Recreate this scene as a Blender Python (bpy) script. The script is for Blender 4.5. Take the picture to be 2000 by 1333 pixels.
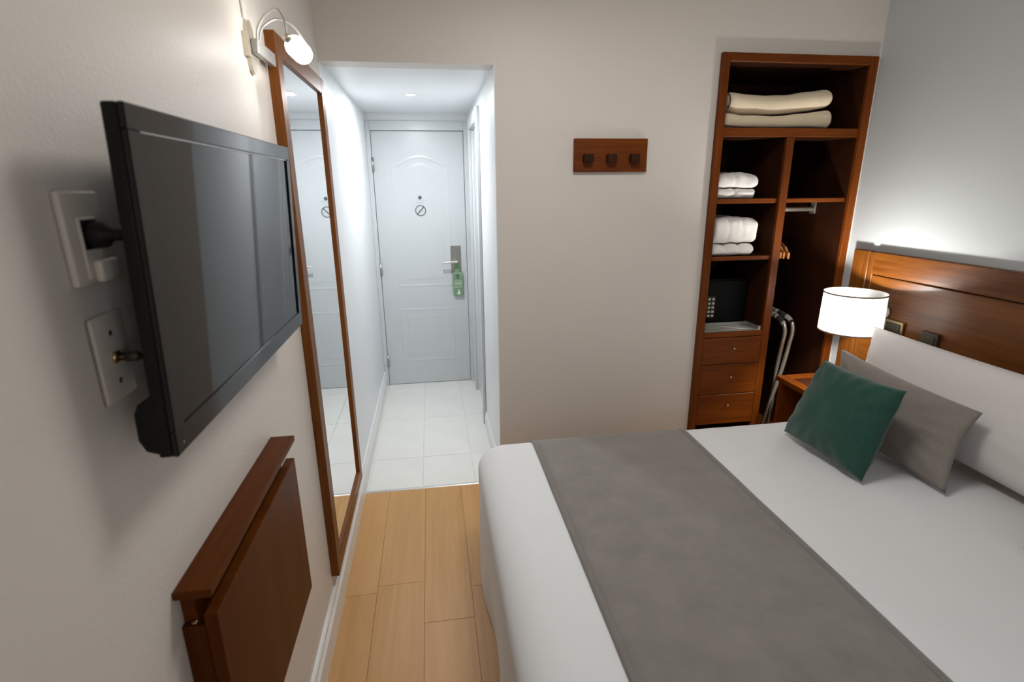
import bpy, bmesh, math, random
from mathutils import Vector, Matrix, noise

for o in list(bpy.data.objects):
    bpy.data.objects.remove(o)
SC = bpy.context.scene
COL = SC.collection
random.seed(7)

# ------------------------------------------------------------------ camera
cd = bpy.data.cameras.new('camera'); cam = bpy.data.objects.new('camera', cd); COL.objects.link(cam)
ROWS = ((0.98861501, -0.15019422, -0.00905911), (-0.05067652, -0.2756669, -0.95991648), (0.14167661, 0.94944692, -0.28013975))
R0, R1, R2 = [Vector(r) for r in ROWS]
cam.matrix_world = Matrix(((R0.x, -R1.x, -R2.x, 0), (R0.y, -R1.y, -R2.y, 0), (R0.z, -R1.z, -R2.z, 1.6173), (0, 0, 0, 1)))
cd.sensor_width = 36; cd.lens = 18.567; cd.clip_start = 0.01
cd.dof.use_dof = True; cd.dof.focus_distance = 2.5; cd.dof.aperture_fstop = 4.0
SC.camera = cam

# ------------------------------------------------------------------ world, daylight, exposure
W = bpy.data.worlds.new('world'); SC.world = W; W.use_nodes = True
W.node_tree.nodes['Background'].inputs[0].default_value = (0.75, 0.8, 0.87, 1)
W.node_tree.nodes['Background'].inputs[1].default_value = 0.35
VS = SC.view_settings
VS.view_transform = 'Standard'; VS.look = 'None'; VS.exposure = 0.07; VS.gamma = 1.0; VS.use_curve_mapping = False

WIN_POWER = 11.0
HALL_POWER = 12.5
BED_LAMP = 26.0
CAPSULE = 16.0
CEIL_POWER = 12.0

XL, XR, YB, YN, ZC = -0.445, 2.285, 2.64, -0.95, 2.62       # room walls
HX, HZ, HY = 0.325, 2.152, 4.33                             # hall right wall, ceiling, door wall
ld = bpy.data.lights.new('window_fill', 'AREA'); ld.shape = 'RECTANGLE'; ld.size = 1.5; ld.size_y = 1.35; ld.energy = WIN_POWER  # area lamp outside the added window, put in as ambient fill
ld.color = (0.93, 0.96, 1.0)
lo = bpy.data.objects.new('window_fill', ld); COL.objects.link(lo); lo.location = (1.0, YN - 0.3, 1.55); lo.rotation_euler = (math.radians(90), 0, 0)

# ------------------------------------------------------------------ materials
def nmat(name):
    m = bpy.data.materials.new(name); m.use_nodes = True
    nt = m.node_tree; return m, nt, nt.nodes['Principled BSDF']

def setp(b, **k):
    for a, v in k.items():
        b.inputs[a.replace('_', ' ')].default_value = v

def plain(name, col, rough=0.5, metal=0.0, bump=None, vary=None, spec=0.5, sheen=0.0):
    m, nt, b = nmat(name)
    b.inputs['Base Color'].default_value = (*col, 1); b.inputs['Roughness'].default_value = rough
    b.inputs['Metallic'].default_value = metal; b.inputs['Specular IOR Level'].default_value = spec
    if sheen:
        b.inputs['Sheen Weight'].default_value = sheen
    tc = nt.nodes.new('ShaderNodeTexCoord')
    if vary:
        sc, amt = vary
        n = nt.nodes.new('ShaderNodeTexNoise'); n.inputs['Scale'].default_value = sc; n.inputs['Detail'].default_value = 6
        nt.links.new(tc.outputs['Object'], n.inputs['Vector'])
        r = nt.nodes.new('ShaderNodeValToRGB')
        r.color_ramp.elements[0].position = 0.3; r.color_ramp.elements[1].position = 0.7
        r.color_ramp.elements[0].color = (*[c * (1 - amt) for c in col], 1)
        r.color_ramp.elements[1].color = (*[min(1, c * (1 + amt)) for c in col], 1)
        nt.links.new(n.outputs['Fac'], r.inputs['Fac']); nt.links.new(r.outputs['Color'], b.inputs['Base Color'])
    if bump:
        sc, st = bump
        n = nt.nodes.new('ShaderNodeTexNoise'); n.inputs['Scale'].default_value = sc; n.inputs['Detail'].default_value = 3
        nt.links.new(tc.outputs['Object'], n.inputs['Vector'])
        bp = nt.nodes.new('ShaderNodeBump'); bp.inputs['Strength'].default_value = st; bp.inputs['Distance'].default_value = 0.002
        nt.links.new(n.outputs['Fac'], bp.inputs['Height']); nt.links.new(bp.outputs['Normal'], b.inputs['Normal'])
    return m

def wood(name, dark, light, axis, rough=0.40, fine=60, rnd=0.25, coat=0.0, spec=0.15):
    m, nt, b = nmat(name)
    tc = nt.nodes.new('ShaderNodeTexCoord'); oi = nt.nodes.new('ShaderNodeObjectInfo')
    ad = nt.nodes.new('ShaderNodeVectorMath'); ad.operation = 'ADD'
    mu = nt.nodes.new('ShaderNodeMath'); mu.operation = 'MULTIPLY'; mu.inputs[1].default_value = 17.0
    nt.links.new(oi.outputs['Random'], mu.inputs[0])
    cb = nt.nodes.new('ShaderNodeCombineXYZ')
    for i in range(3):
        nt.links.new(mu.outputs[0], cb.inputs[i])
    nt.links.new(tc.outputs['Object'], ad.inputs[0]); nt.links.new(cb.outputs[0], ad.inputs[1])
    mp = nt.nodes.new('ShaderNodeMapping'); s = [1.0, 1.0, 1.0]; s[axis] = 0.06
    mp.inputs['Scale'].default_value = s
    nt.links.new(ad.outputs[0], mp.inputs['Vector'])
    n = nt.nodes.new('ShaderNodeTexNoise'); n.inputs['Scale'].default_value = fine; n.inputs['Detail'].default_value = 8; n.inputs['Roughness'].default_value = 0.62
    n.inputs['Distortion'].default_value = 0.35
    nt.links.new(mp.outputs[0], n.inputs['Vector'])
    n2 = nt.nodes.new('ShaderNodeTexNoise'); n2.inputs['Scale'].default_value = fine * 0.14; n2.inputs['Detail'].default_value = 3
    nt.links.new(mp.outputs[0], n2.inputs['Vector'])
    mx = nt.nodes.new('ShaderNodeMath'); mx.operation = 'MULTIPLY_ADD'; mx.inputs[1].default_value = 0.5
    h = nt.nodes.new('ShaderNodeMath'); h.operation = 'MULTIPLY'; h.inputs[1].default_value = 0.5
    nt.links.new(n2.outputs['Fac'], h.inputs[0]); nt.links.new(n.outputs['Fac'], mx.inputs[0]); nt.links.new(h.outputs[0], mx.inputs[2])
    r = nt.nodes.new('ShaderNodeValToRGB'); r.color_ramp.elements[0].position = 0.36; r.color_ramp.elements[1].position = 0.66
    r.color_ramp.elements[0].color = (*dark, 1); r.color_ramp.elements[1].color = (*light, 1)
    nt.links.new(mx.outputs[0], r.inputs['Fac'])
    hs = nt.nodes.new('ShaderNodeHueSaturation')
    ma = nt.nodes.new('ShaderNodeMapRange'); ma.inputs['To Min'].default_value = 1 - rnd / 2; ma.inputs['To Max'].default_value = 1 + rnd / 2
    nt.links.new(oi.outputs['Random'], ma.inputs['Value']); nt.links.new(ma.outputs[0], hs.inputs['Value'])
    nt.links.new(r.outputs['Color'], hs.inputs['Color']); nt.links.new(hs.outputs['Color'], b.inputs['Base Color'])
    b.inputs['Specular IOR Level'].default_value = spec; b.inputs['Roughness'].default_value = rough; b.inputs['Coat Weight'].default_value = coat; b.inputs['Coat Roughness'].default_value = 0.25
    bp = nt.nodes.new('ShaderNodeBump'); bp.inputs['Strength'].default_value = 0.12; bp.inputs['Distance'].default_value = 0.001
    nt.links.new(n.outputs['Fac'], bp.inputs['Height']); nt.links.new(bp.outputs['Normal'], b.inputs['Normal'])
    return m

def emit(name, col, strength):
    m, nt, b = nmat(name)
    b.inputs['Base Color'].default_value = (*col, 1)
    b.inputs['Emission Color'].default_value = (*col, 1); b.inputs['Emission Strength'].default_value = strength
    return m

def fabric(name, col, scale=420, bump=0.35, vary=0.06, vscale=30, rough=0.85, sheen=0.25):
    m, nt, b = nmat(name)
    tc = nt.nodes.new('ShaderNodeTexCoord')
    n = nt.nodes.new('ShaderNodeTexNoise'); n.inputs['Scale'].default_value = vscale; n.inputs['Detail'].default_value = 9; n.inputs['Roughness'].default_value = 0.7
    nt.links.new(tc.outputs['Object'], n.inputs['Vector'])
    r = nt.nodes.new('ShaderNodeValToRGB'); r.color_ramp.elements[0].position = 0.3; r.color_ramp.elements[1].position = 0.7
    r.color_ramp.elements[0].color = (*[c * (1 - vary) for c in col], 1); r.color_ramp.elements[1].color = (*[min(1, c * (1 + vary)) for c in col], 1)
    nt.links.new(n.outputs['Fac'], r.inputs['Fac']); nt.links.new(r.outputs['Color'], b.inputs['Base Color'])
    b.inputs['Roughness'].default_value = rough; b.inputs['Sheen Weight'].default_value = sheen; b.inputs['Specular IOR Level'].default_value = 0.2
    w = nt.nodes.new('ShaderNodeTexNoise'); w.inputs['Scale'].default_value = scale; w.inputs['Detail'].default_value = 2
    nt.links.new(tc.outputs['Object'], w.inputs['Vector'])
    bp = nt.nodes.new('ShaderNodeBump'); bp.inputs['Strength'].default_value = bump; bp.inputs['Distance'].default_value = 0.001
    nt.links.new(w.outputs['Fac'], bp.inputs['Height']); nt.links.new(bp.outputs['Normal'], b.inputs['Normal'])
    return m

M = {}
M['wall'] = plain('warm_grey_paint', (0.68, 0.63, 0.575), 0.45, bump=(170, 0.3))
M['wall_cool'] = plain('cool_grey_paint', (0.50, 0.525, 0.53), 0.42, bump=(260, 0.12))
M['hall'] = plain('hall_white_paint', (0.80, 0.82, 0.835), 0.4, bump=(260, 0.06))
M['ceil'] = plain('ceiling_white', (0.78, 0.77, 0.75), 0.7, bump=(200, 0.06))
M['trim'] = plain('white_gloss_trim', (0.78, 0.78, 0.77), 0.3, vary=(20, 0.02))
M['door'] = plain('door_white', (0.62, 0.645, 0.66), 0.32, vary=(8, 0.01))
DK, LT = (0.078, 0.017, 0.0015), (0.195, 0.047, 0.0045)
for ax, n in enumerate('xyz'):
    M['wood_' + n] = wood('dark_stained_wood_' + n, DK, LT, ax, rnd=0.15)
M['wood_dark_and_shade'] = wood('dark_wood_and_painted_shade', (0.022, 0.006, 0.002), (0.050, 0.014, 0.004), 2, rough=0.55, rnd=0.1, spec=0.15)  # dark wood tone; for the wardrobe interior it holds painted shade
M['hb_y'] = wood('headboard_wood_y', (0.075, 0.021, 0.003), (0.20, 0.066, 0.009), 1, rough=0.3, rnd=0.08, spec=0.5)
M['hb_z'] = wood('headboard_wood_z', (0.075, 0.021, 0.003), (0.20, 0.066, 0.009), 2, rough=0.3, rnd=0.08, spec=0.5)
M['desk_y'] = wood('desk_wood_y', (0.066, 0.015, 0.0015), (0.115, 0.030, 0.003), 1, rough=0.42, rnd=0.06, spec=0.08)
M['desk_z'] = wood('desk_wood_z', (0.066, 0.015, 0.0015), (0.115, 0.030, 0.003), 2, rough=0.42, rnd=0.06, spec=0.08)
M['frame_y'] = wood('mirror_frame_y', (0.13, 0.040, 0.007), (0.26, 0.090, 0.018), 1, rough=0.38, rnd=0.06)
M['frame_z'] = wood('mirror_frame_z', (0.13, 0.040, 0.007), (0.26, 0.090, 0.018), 2, rough=0.38, rnd=0.06)
M['plank'] = wood('light_oak_laminate', (0.48, 0.255, 0.085), (0.59, 0.335, 0.128), 1, rough=0.42, fine=40, rnd=0.06, spec=0.35)
M['seam'] = plain('plank_seam', (0.30, 0.165, 0.07), 0.7, vary=(30, 0.1))
M['tile'] = plain('cream_tile', (0.82, 0.81, 0.77), 0.28, vary=(5, 0.03))
M['grout'] = plain('tile_grout', (0.78, 0.765, 0.72), 0.8, vary=(60, 0.06))
M['alu'] = plain('brushed_aluminium', (0.66, 0.65, 0.62), 0.35, 1.0, vary=(40, 0.05))
M['steel'] = plain('satin_steel', (0.45, 0.44, 0.41), 0.34, 1.0, vary=(50, 0.05))
M['chrome'] = plain('chrome', (0.78, 0.77, 0.74), 0.14, 1.0, vary=(30, 0.02))
M['white_metal'] = plain('satin_white_metal', (0.72, 0.70, 0.66), 0.3, 0.25, vary=(30, 0.03))
M['lamp_metal'] = plain('brushed_grey_metal', (0.42, 0.41, 0.39), 0.35, 0.6, vary=(30, 0.04))
M['champ'] = plain('champagne_metal', (0.62, 0.57, 0.47), 0.3, 0.75, vary=(30, 0.04))
M['brass'] = plain('aged_brass', (0.42, 0.32, 0.17), 0.3, 1.0, vary=(40, 0.08))
M['bronze'] = plain('dark_bronze', (0.07, 0.062, 0.045), 0.4, 0.6, vary=(40, 0.08))
M['black_gloss'] = plain('gloss_black_plastic', (0.006, 0.005, 0.005), 0.08, spec=0.35, vary=(20, 0.05))
M['black'] = plain('matt_black_plastic', (0.010, 0.009, 0.008), 0.5, bump=(500, 0.15), spec=0.2)
M['screen'] = plain('glossy_screen', (0.010, 0.010, 0.010), 0.03, spec=0.3, vary=(10, 0.02))
M['ivory'] = plain('ivory_plastic', (0.62, 0.57, 0.50), 0.35, vary=(20, 0.02))
M['mirror'] = plain('mirror_silver', (0.92, 0.93, 0.93), 0.012, 1.0, vary=(4, 0.004))
M['sheet'] = fabric('white_cotton', (0.74, 0.75, 0.755), 700, 0.15, 0.012, 6, sheen=0.1)
M['pillow'] = fabric('white_pillowcase', (0.72, 0.69, 0.675), 700, 0.15, 0.015, 8, sheen=0.1)
M['runner'] = fabric('grey_suede_runner', (0.215, 0.195, 0.178), 500, 0.3, 0.13, 9, sheen=0.3)
M['runner_hem'] = fabric('grey_suede_hem', (0.195, 0.176, 0.160), 500, 0.3, 0.1, 12, sheen=0.3)
M['green'] = fabric('dark_green_wool', (0.016, 0.068, 0.048), 900, 0.5, 0.18, 60, sheen=0.3)
M['grey'] = fabric('warm_grey_linen', (0.245, 0.215, 0.190), 900, 0.45, 0.08, 60, sheen=0.2)
M['towel'] = fabric('white_terry', (0.80, 0.77, 0.73), 260, 0.9, 0.03, 90, sheen=0.4)
M['blanket'] = fabric('cream_blanket', (0.82, 0.69, 0.49), 400, 0.5, 0.05, 14, sheen=0.3)
M['blanket_trim'] = fabric('brown_blanket_trim', (0.10, 0.06, 0.035), 400, 0.4, 0.1, 40)
M['webbing'] = fabric('black_webbing', (0.025, 0.024, 0.022), 300, 0.4, 0.2, 60)
M['webwhite'] = fabric('pale_webbing', (0.40, 0.38, 0.33), 300, 0.4, 0.1, 60)
M['hanger'] = wood('hanger_wood', (0.34, 0.13, 0.04), (0.52, 0.22, 0.07), 1, rnd=0.05)
M['ink'] = plain('dark_grey_print', (0.10, 0.13, 0.135), 0.5, vary=(40, 0.05))
M['ink_pale'] = plain('pale_grey_print', (0.52, 0.54, 0.55), 0.5, vary=(40, 0.03))
M['tag'] = plain('green_card', (0.19, 0.31, 0.18), 0.5, vary=(120, 0.10))
M['tag_white'] = plain('white_card_print', (0.72, 0.76, 0.68), 0.5, vary=(40, 0.03))
M['tray'] = plain('grey_plastic_tray', (0.34, 0.33, 0.30), 0.3, 0.2, vary=(25, 0.08))
M['safe'] = plain('black_safe_paint', (0.004, 0.004, 0.004), 0.6, bump=(300, 0.2), spec=0.08)
M['key'] = plain('pale_key', (0.44, 0.40, 0.33), 0.5, vary=(60, 0.05))
M['lamp_trim'] = plain('taupe_shade_trim', (0.20, 0.14, 0.09), 0.7, vary=(60, 0.06))
M['bulb'] = emit('lit_bulb', (1.0, 0.95, 0.88), 20.0)
M['capsule'] = emit('lit_frosted_glass', (1.0, 0.97, 0.93), CAPSULE)
M['lens'] = emit('lit_downlight_lens', (1.0, 0.99, 0.97), 14.0)
M['ceil_lens'] = emit('lit_opal_glass', (1.0, 0.95, 0.90), 1.8)

def shade_mat():
    m = bpy.data.materials.new('white_lamp_fabric'); m.use_nodes = True; nt = m.node_tree
    nt.nodes.remove(nt.nodes['Principled BSDF'])
    out = nt.nodes['Material Output']
    tc = nt.nodes.new('ShaderNodeTexCoord'); n = nt.nodes.new('ShaderNodeTexNoise'); n.inputs['Scale'].default_value = 300
    nt.links.new(tc.outputs['Object'], n.inputs['Vector'])
    r = nt.nodes.new('ShaderNodeValToRGB'); r.color_ramp.elements[0].color = (0.23, 0.23, 0.225, 1); r.color_ramp.elements[1].color = (0.26, 0.26, 0.255, 1)
    nt.links.new(n.outputs['Fac'], r.inputs['Fac'])
    d = nt.nodes.new('ShaderNodeBsdfDiffuse'); t = nt.nodes.new('ShaderNodeBsdfTranslucent'); mx = nt.nodes.new('ShaderNodeMixShader')
    mx.inputs[0].default_value = 0.5
    nt.links.new(r.outputs['Color'], d.inputs['Color']); nt.links.new(r.outputs['Color'], t.inputs['Color'])
    nt.links.new(d.outputs[0], mx.inputs[1]); nt.links.new(t.outputs[0], mx.inputs[2]); nt.links.new(mx.outputs[0], out.inputs[0])
    return m
M['shade'] = shade_mat()

def pane_mat():
    m = bpy.data.materials.new('window_glass'); m.use_nodes = True; nt = m.node_tree
    nt.nodes.remove(nt.nodes['Principled BSDF'])
    out = nt.nodes['Material Output']
    t = nt.nodes.new('ShaderNodeBsdfTransparent'); g = nt.nodes.new('ShaderNodeBsdfGlossy'); g.inputs['Roughness'].default_value = 0.02
    mx = nt.nodes.new('ShaderNodeMixShader'); mx.inputs[0].default_value = 0.06
    nt.links.new(t.outputs[0], mx.inputs[1]); nt.links.new(g.outputs[0], mx.inputs[2]); nt.links.new(mx.outputs[0], out.inputs[0])
    return m
M['pane'] = pane_mat()

# ------------------------------------------------------------------ mesh helpers
class MB:
    """collects world-space geometry for ONE object"""
    def __init__(s):
        s.v = []; s.f = []; s.smooth = []
    def add(s, verts, faces, smooth=False):
        k = len(s.v); s.v += [tuple(v) for v in verts]
        s.f += [tuple(i + k for i in f) for f in faces]; s.smooth += [smooth] * len(faces); return s
    def bm(s, bm, smooth=False):
        bm.verts.ensure_lookup_table()
        for i, v in enumerate(bm.verts): v.index = i
        s.add([v.co[:] for v in bm.verts], [[v.index for v in f.verts] for f in bm.faces], smooth); bm.free(); return s
    def box(s, x0, x1, y0, y1, z0, z1, bev=0.0, seg=1):
        bm = bmesh.new()
        bmesh.ops.create_cube(bm, size=1.0)
        for v in bm.verts:
            v.co = Vector((x0 + (v.co.x + .5) * (x1 - x0), y0 + (v.co.y + .5) * (y1 - y0), z0 + (v.co.z + .5) * (z1 - z0)))
        if bev:
            bmesh.ops.bevel(bm, geom=bm.edges[:], offset=bev, segments=seg, profile=0.5, affect='EDGES')
        return s.bm(bm, seg > 1)
    def tube(s, pts, r, n=12, caps=True):
        pts = [Vector(p) for p in pts]; rs = r if isinstance(r, (list, tuple)) else [r] * len(pts)
        V = []; F = []; up = None
        for i, p in enumerate(pts):
            t = (pts[min(i + 1, len(pts) - 1)] - pts[max(i - 1, 0)]).normalized()
            if up is None:
                a = Vector((0, 0, 1)) if abs(t.z) < 0.9 else Vector((1, 0, 0)); up = (a - t * a.dot(t)).normalized()
            else:
                up = (up - t * up.dot(t)).normalized()
            b = t.cross(up)
            for j in range(n):
                an = 2 * math.pi * j / n; V.append(p + (up * math.cos(an) + b * math.sin(an)) * rs[i])
        for i in range(len(pts) - 1):
            for j in range(n):
                a = i * n + j; b2 = i * n + (j + 1) % n; F.append((a, b2, b2 + n, a + n))
        if caps:
            F.append(tuple(range(n - 1, -1, -1))); F.append(tuple(range((len(pts) - 1) * n, len(pts) * n)))
        return s.add(V, F, True)
    def lathe(s, prof, c, axis='z', n=32):
        """prof: list of (radius, height) along the axis through c"""
        V = []; F = []; c = Vector(c)
        for r, h in prof:
            for j in range(n):
                a = 2 * math.pi * j / n; u, w = r * math.cos(a), r * math.sin(a)
                V.append(c + (Vector((u, w, h)) if axis == 'z' else Vector((u, h, w)) if axis == 'y' else Vector((h, u, w))))
        for i in range(len(prof) - 1):
            for j in range(n):
                a = i * n + j; b = i * n + (j + 1) % n; F.append((a, b, b + n, a + n))
        return s.add(V, F, True)
    def prism(s, poly, axis, a0, a1):
        """poly: 2-D outline in the other two axes, extruded along axis"""
        def P(u, w, a):
            return (a, u, w) if axis == 'x' else (u, a, w) if axis == 'y' else (u, w, a)
        n = len(poly)
        V = [P(u, w, a0) for u, w in poly] + [P(u, w, a1) for u, w in poly]
        F = [tuple(range(n)), tuple(range(2 * n - 1, n - 1, -1))] + [(i, i + n, (i + 1) % n + n, (i + 1) % n) for i in range(n)]
        return s.add(V, F)
    def build(s, name, mat, parent=None, fix=True):
        me = bpy.data.meshes.new(name)
        off = parent_loc(parent)
        me.from_pydata([(v[0] - off.x, v[1] - off.y, v[2] - off.z) for v in s.v], [], s.f)
        if fix:
            bm = bmesh.new(); bm.from_mesh(me); bmesh.ops.recalc_face_normals(bm, faces=bm.faces[:]); bm.to_mesh(me); bm.free()
        for p, sm in zip(me.polygons, s.smooth): p.use_smooth = sm
        me.materials.append(M[mat] if isinstance(mat, str) else mat)
        me.update()
        o = bpy.data.objects.new(name, me); COL.objects.link(o)
        if parent: o.parent = parent
        return o

def parent_loc(p):
    v = Vector((0, 0, 0))
    while p:
        v += p.location; p = p.parent
    return v

def tag(o, label, cat, group=None):
    o['label'] = label; o['category'] = cat
    if group: o['group'] = group
    return o
def thing(name, label, cat, loc, group=None):
    o = bpy.data.objects.new(name, None); COL.objects.link(o); o.location = loc; o.empty_display_size = 0.05
    return tag(o, label, cat, group)
def struct(o, label=None):
    o['kind'] = 'structure'
    if label: o['label'] = label
    return o
def sempty(name, loc, label=None):
    o = bpy.data.objects.new(name, None); COL.objects.link(o); o.location = loc; o.empty_display_size = 0.05
    return struct(o, label)
def B(name, mat, parent, *b, bev=0.0, seg=1):
    return MB().box(*b, bev, seg).build(name, mat, parent)
def arc_pts(fn, a, b, n):
    return [fn(a + (b - a) * i / n) for i in range(n + 1)]
def catmull(P, n=8):
    P = [Vector(p) for p in P]; out = []
    for i in range(len(P) - 1):
        p0, p1, p2, p3 = P[max(i - 1, 0)], P[i], P[i + 1], P[min(i + 2, len(P) - 1)]
        for k in range(n):
            t = k / n
            out.append(0.5 * ((2 * p1) + (p2 - p0) * t + (2 * p0 - 5 * p1 + 4 * p2 - p3) * t * t + (3 * p1 - p0 - 3 * p2 + p3) * t ** 3))
    out.append(P[-1]); return out

def softbox(x0, x1, y0, y1, z0, z1, r, n=(12, 12, 12), fn=None):
    """rounded box with subdivided faces; r = radius or (rx, ry, rz)"""
    rr = r if isinstance(r, (tuple, list)) else (r, r, r)
    c = Vector(((x0 + x1) / 2, (y0 + y1) / 2, (z0 + z1) / 2)); h = Vector(((x1 - x0) / 2, (y1 - y0) / 2, (z1 - z0) / 2))
    def spread(t, k):                       # more rows near the rounded rims
        return h[k] * (t - 0.12 * math.sin(math.pi * t) * -1)
    idx = {}; V = []; F = []
    def vert(i, j, k):
        key = (i, j, k)
        if key in idx: return idx[key]
        p = [spread(2 * a / m - 1, q) for q, (a, m) in enumerate(zip(key, n))]
        inn = [max(-(h[q] - rr[q]), min(h[q] - rr[q], p[q])) for q in range(3)]
        d = [(p[q] - inn[q]) / rr[q] for q in range(3)]
        L = math.sqrt(sum(q * q for q in d))
        mxx = max(abs(q) for q in d)
        if L > 1e-9 and mxx > 1e-9:
            d = [q / L * mxx if mxx < 0.999 else q / L for q in d]
        pos = c + Vector([inn[q] + d[q] * rr[q] for q in range(3)])
        if fn: pos = Vector(fn(pos))
        idx[key] = len(V); V.append(pos); return idx[key]
    nx, ny, nz = n
    for i in range(nx):
        for j in range(ny):
            for k, fl in ((0, 1), (nz, 0)):
                q = [vert(i, j, k), vert(i + 1, j, k), vert(i + 1, j + 1, k), vert(i, j + 1, k)]; F.append(q[::-1] if fl else q)
    for i in range(nx):
        for k in range(nz):
            for j, fl in ((0, 0), (ny, 1)):
                q = [vert(i, j, k), vert(i + 1, j, k), vert(i + 1, j, k + 1), vert(i, j, k + 1)]; F.append(q[::-1] if fl else q)
    for j in range(ny):
        for k in range(nz):
            for i, fl in ((0, 1), (nx, 0)):
                q = [vert(i, j, k), vert(i, j + 1, k), vert(i, j + 1, k + 1), vert(i, j, k + 1)]; F.append(q[::-1] if fl else q)
    return MB().add(V, F, True)

# ================================================================== SETTING
# floor: oak laminate planks on a dark underlay
fl = struct(B('floor', 'seam', None, XL, XR, YN, YB + 0.015, -0.06, -0.004), 'light oak laminate plank floor of the bedroom')
PW, PLN = 0.195, 1.28
pm = MB().box(0, PW - 0.0008, 0, PLN - 0.0008, -0.004, 0.0, 0.0008)
pcache = {}
i = 0
x = -0.100 - 2 * PW
offs = [1.32 - 0.98 + 0.0, 1.36 - 0.98, 0.30, 1.30 - 0.98, 0.08, 0.75]
while x < XR:
    xa, xb = max(x, XL + 0.001), min(x + PW - 0.0008, XR - 0.001)
    y = -2.3 + (offs[i % 6] if i != 2 else 1.69 + 2.3 - 3 * PLN)
    while y < YB + 0.012:
        ya, yb = max(y, YN + 0.001), min(y + PLN - 0.0008, YB + 0.013)
        if yb - ya > 0.02 and xb - xa > 0.01:
            key = (round(xb - xa, 4), round(yb - ya, 4))
            if key not in pcache:
                o = MB().box(0, key[0], 0, key[1], -0.004, 0.0, 0.0008).build('plank', 'plank', None); pcache[key] = o.data
            else:
                o = bpy.data.objects.new('plank', pcache[key]); COL.objects.link(o)
            o.location = (xa, ya, 0); o.parent = fl
        y += PLN
    x += PW; i += 1
# hall floor: cream tiles
fh = struct(B('floor_hall', 'grout', None, XL, HX + 0.02, YB + 0.031, HY + 0.06, -0.06, -0.003), 'cream rectangular tiles of the entrance hall floor')
tcache = {}
xs = [XL, -0.414, -0.115, 0.181, HX + 0.02]
ys = [YB + 0.031, 3.02, 3.61, 4.20, HY + 0.06]
for a in range(4):
    for b in range(4):
        w, d = xs[a + 1] - xs[a] - 0.003, ys[b + 1] - ys[b] - 0.003
        key = (round(w, 4), round(d, 4))
        if key not in tcache:
            o = MB().box(0, w, 0, d, -0.003, 0.001, 0.0008).build('tile', 'tile', None); tcache[key] = o.data
        else:
            o = bpy.data.objects.new('tile', tcache[key]); COL.objects.link(o)
        o.location = (xs[a] + 0.0015, ys[b] + 0.0015, 0); o.parent = fh
struct(MB().prism([(YB + 0.012, -0.004), (YB + 0.034, -0.004), (YB + 0.034, 0.002), (YB + 0.029, 0.005), (YB + 0.017, 0.005), (YB + 0.012, 0.001)], 'x', XL, HX).build('trim_1', 'alu'), 'aluminium threshold strip between oak floor and tiles')

# walls
struct(B('wall_left', 'wall', None, XL - 0.12, XL, YN - 0.12, YB + 0.0, -0.06, ZC + 0.05), 'warm grey wall carrying the television')
struct(B('wall_hall_left', 'hall', None, XL - 0.12, XL, YB, HY + 0.12, -0.06, ZC + 0.05), 'white hall wall behind the mirror end')
CX0, CX1, CZ = 1.424, 2.264, 2.228
struct(MB().box(HX, CX0, YB, YB + 0.12, -0.06, ZC + 0.05).box(XL, HX, YB, YB + 0.12, HZ, ZC + 0.05)
       .box(CX0, CX1, YB, YB + 0.12, CZ, ZC + 0.05).box(CX1, XR + 0.12, YB, YB + 0.12, -0.06, ZC + 0.05).build('wall_back', 'wall'), 'warm grey wall with hall opening and built-in wardrobe')
struct(B('wall_right', 'wall_cool', None, XR, XR + 0.12, YN - 0.12, YB, -0.06, ZC + 0.05), 'cool grey wall behind the headboard')
WX0, WX1, WZ0, WZ1 = 0.30, 1.70, 0.95, 2.20
struct(MB().box(XL, WX0, YN - 0.12, YN, -0.06, ZC + 0.05).box(WX1, XR, YN - 0.12, YN, -0.06, ZC + 0.05)
       .box(WX0, WX1, YN - 0.12, YN, -0.06, WZ0).box(WX0, WX1, YN - 0.12, YN, WZ1, ZC + 0.05).build('wall_near', 'wall'), 'warm grey unseen wall around the added window')
struct(B('ceiling', 'ceil', None, XL, XR, YN, YB, ZC, ZC + 0.05), 'white bedroom ceiling')
struct(B('ceiling_hall', 'hall', None, XL, HX, YB + 0.12, HY, HZ, HZ + 0.05), 'low white hall ceiling')
# soffit of the opening joins the wall thickness to the hall ceiling
BD0, BD1, BDZ = 3.50, 4.10, 2.02      # bathroom door opening
struct(MB().box(HX, HX + 0.10, YB + 0.12, BD0, -0.06, HZ + 0.05).box(HX, HX + 0.10, BD1, HY, -0.06, HZ + 0.05)
       .box(HX, HX + 0.10, BD0, BD1, BDZ, HZ + 0.05).build('wall_hall_right', 'hall'), 'white hall wall with bathroom door')
struct(B('trim_2', 'hall', None, HX - 0.004, HX, YB - 0.0, YB + 0.125, 0.0, HZ), 'white painted reveal at the corner of the hall opening')
DX0, DX1, DZ = -0.410, 0.280, 2.03
struct(MB().box(XL, DX0 - 0.004, HY, HY + 0.12, -0.06, HZ + 0.05).box(DX1 + 0.004, HX + 0.10, HY, HY + 0.12, -0.06, HZ + 0.05)
       .box(DX0 - 0.004, DX1 + 0.004, HY, HY + 0.12, DZ + 0.004, HZ + 0.05).build('wall_hall_end', 'hall'), 'white wall around the entrance door')

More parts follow.
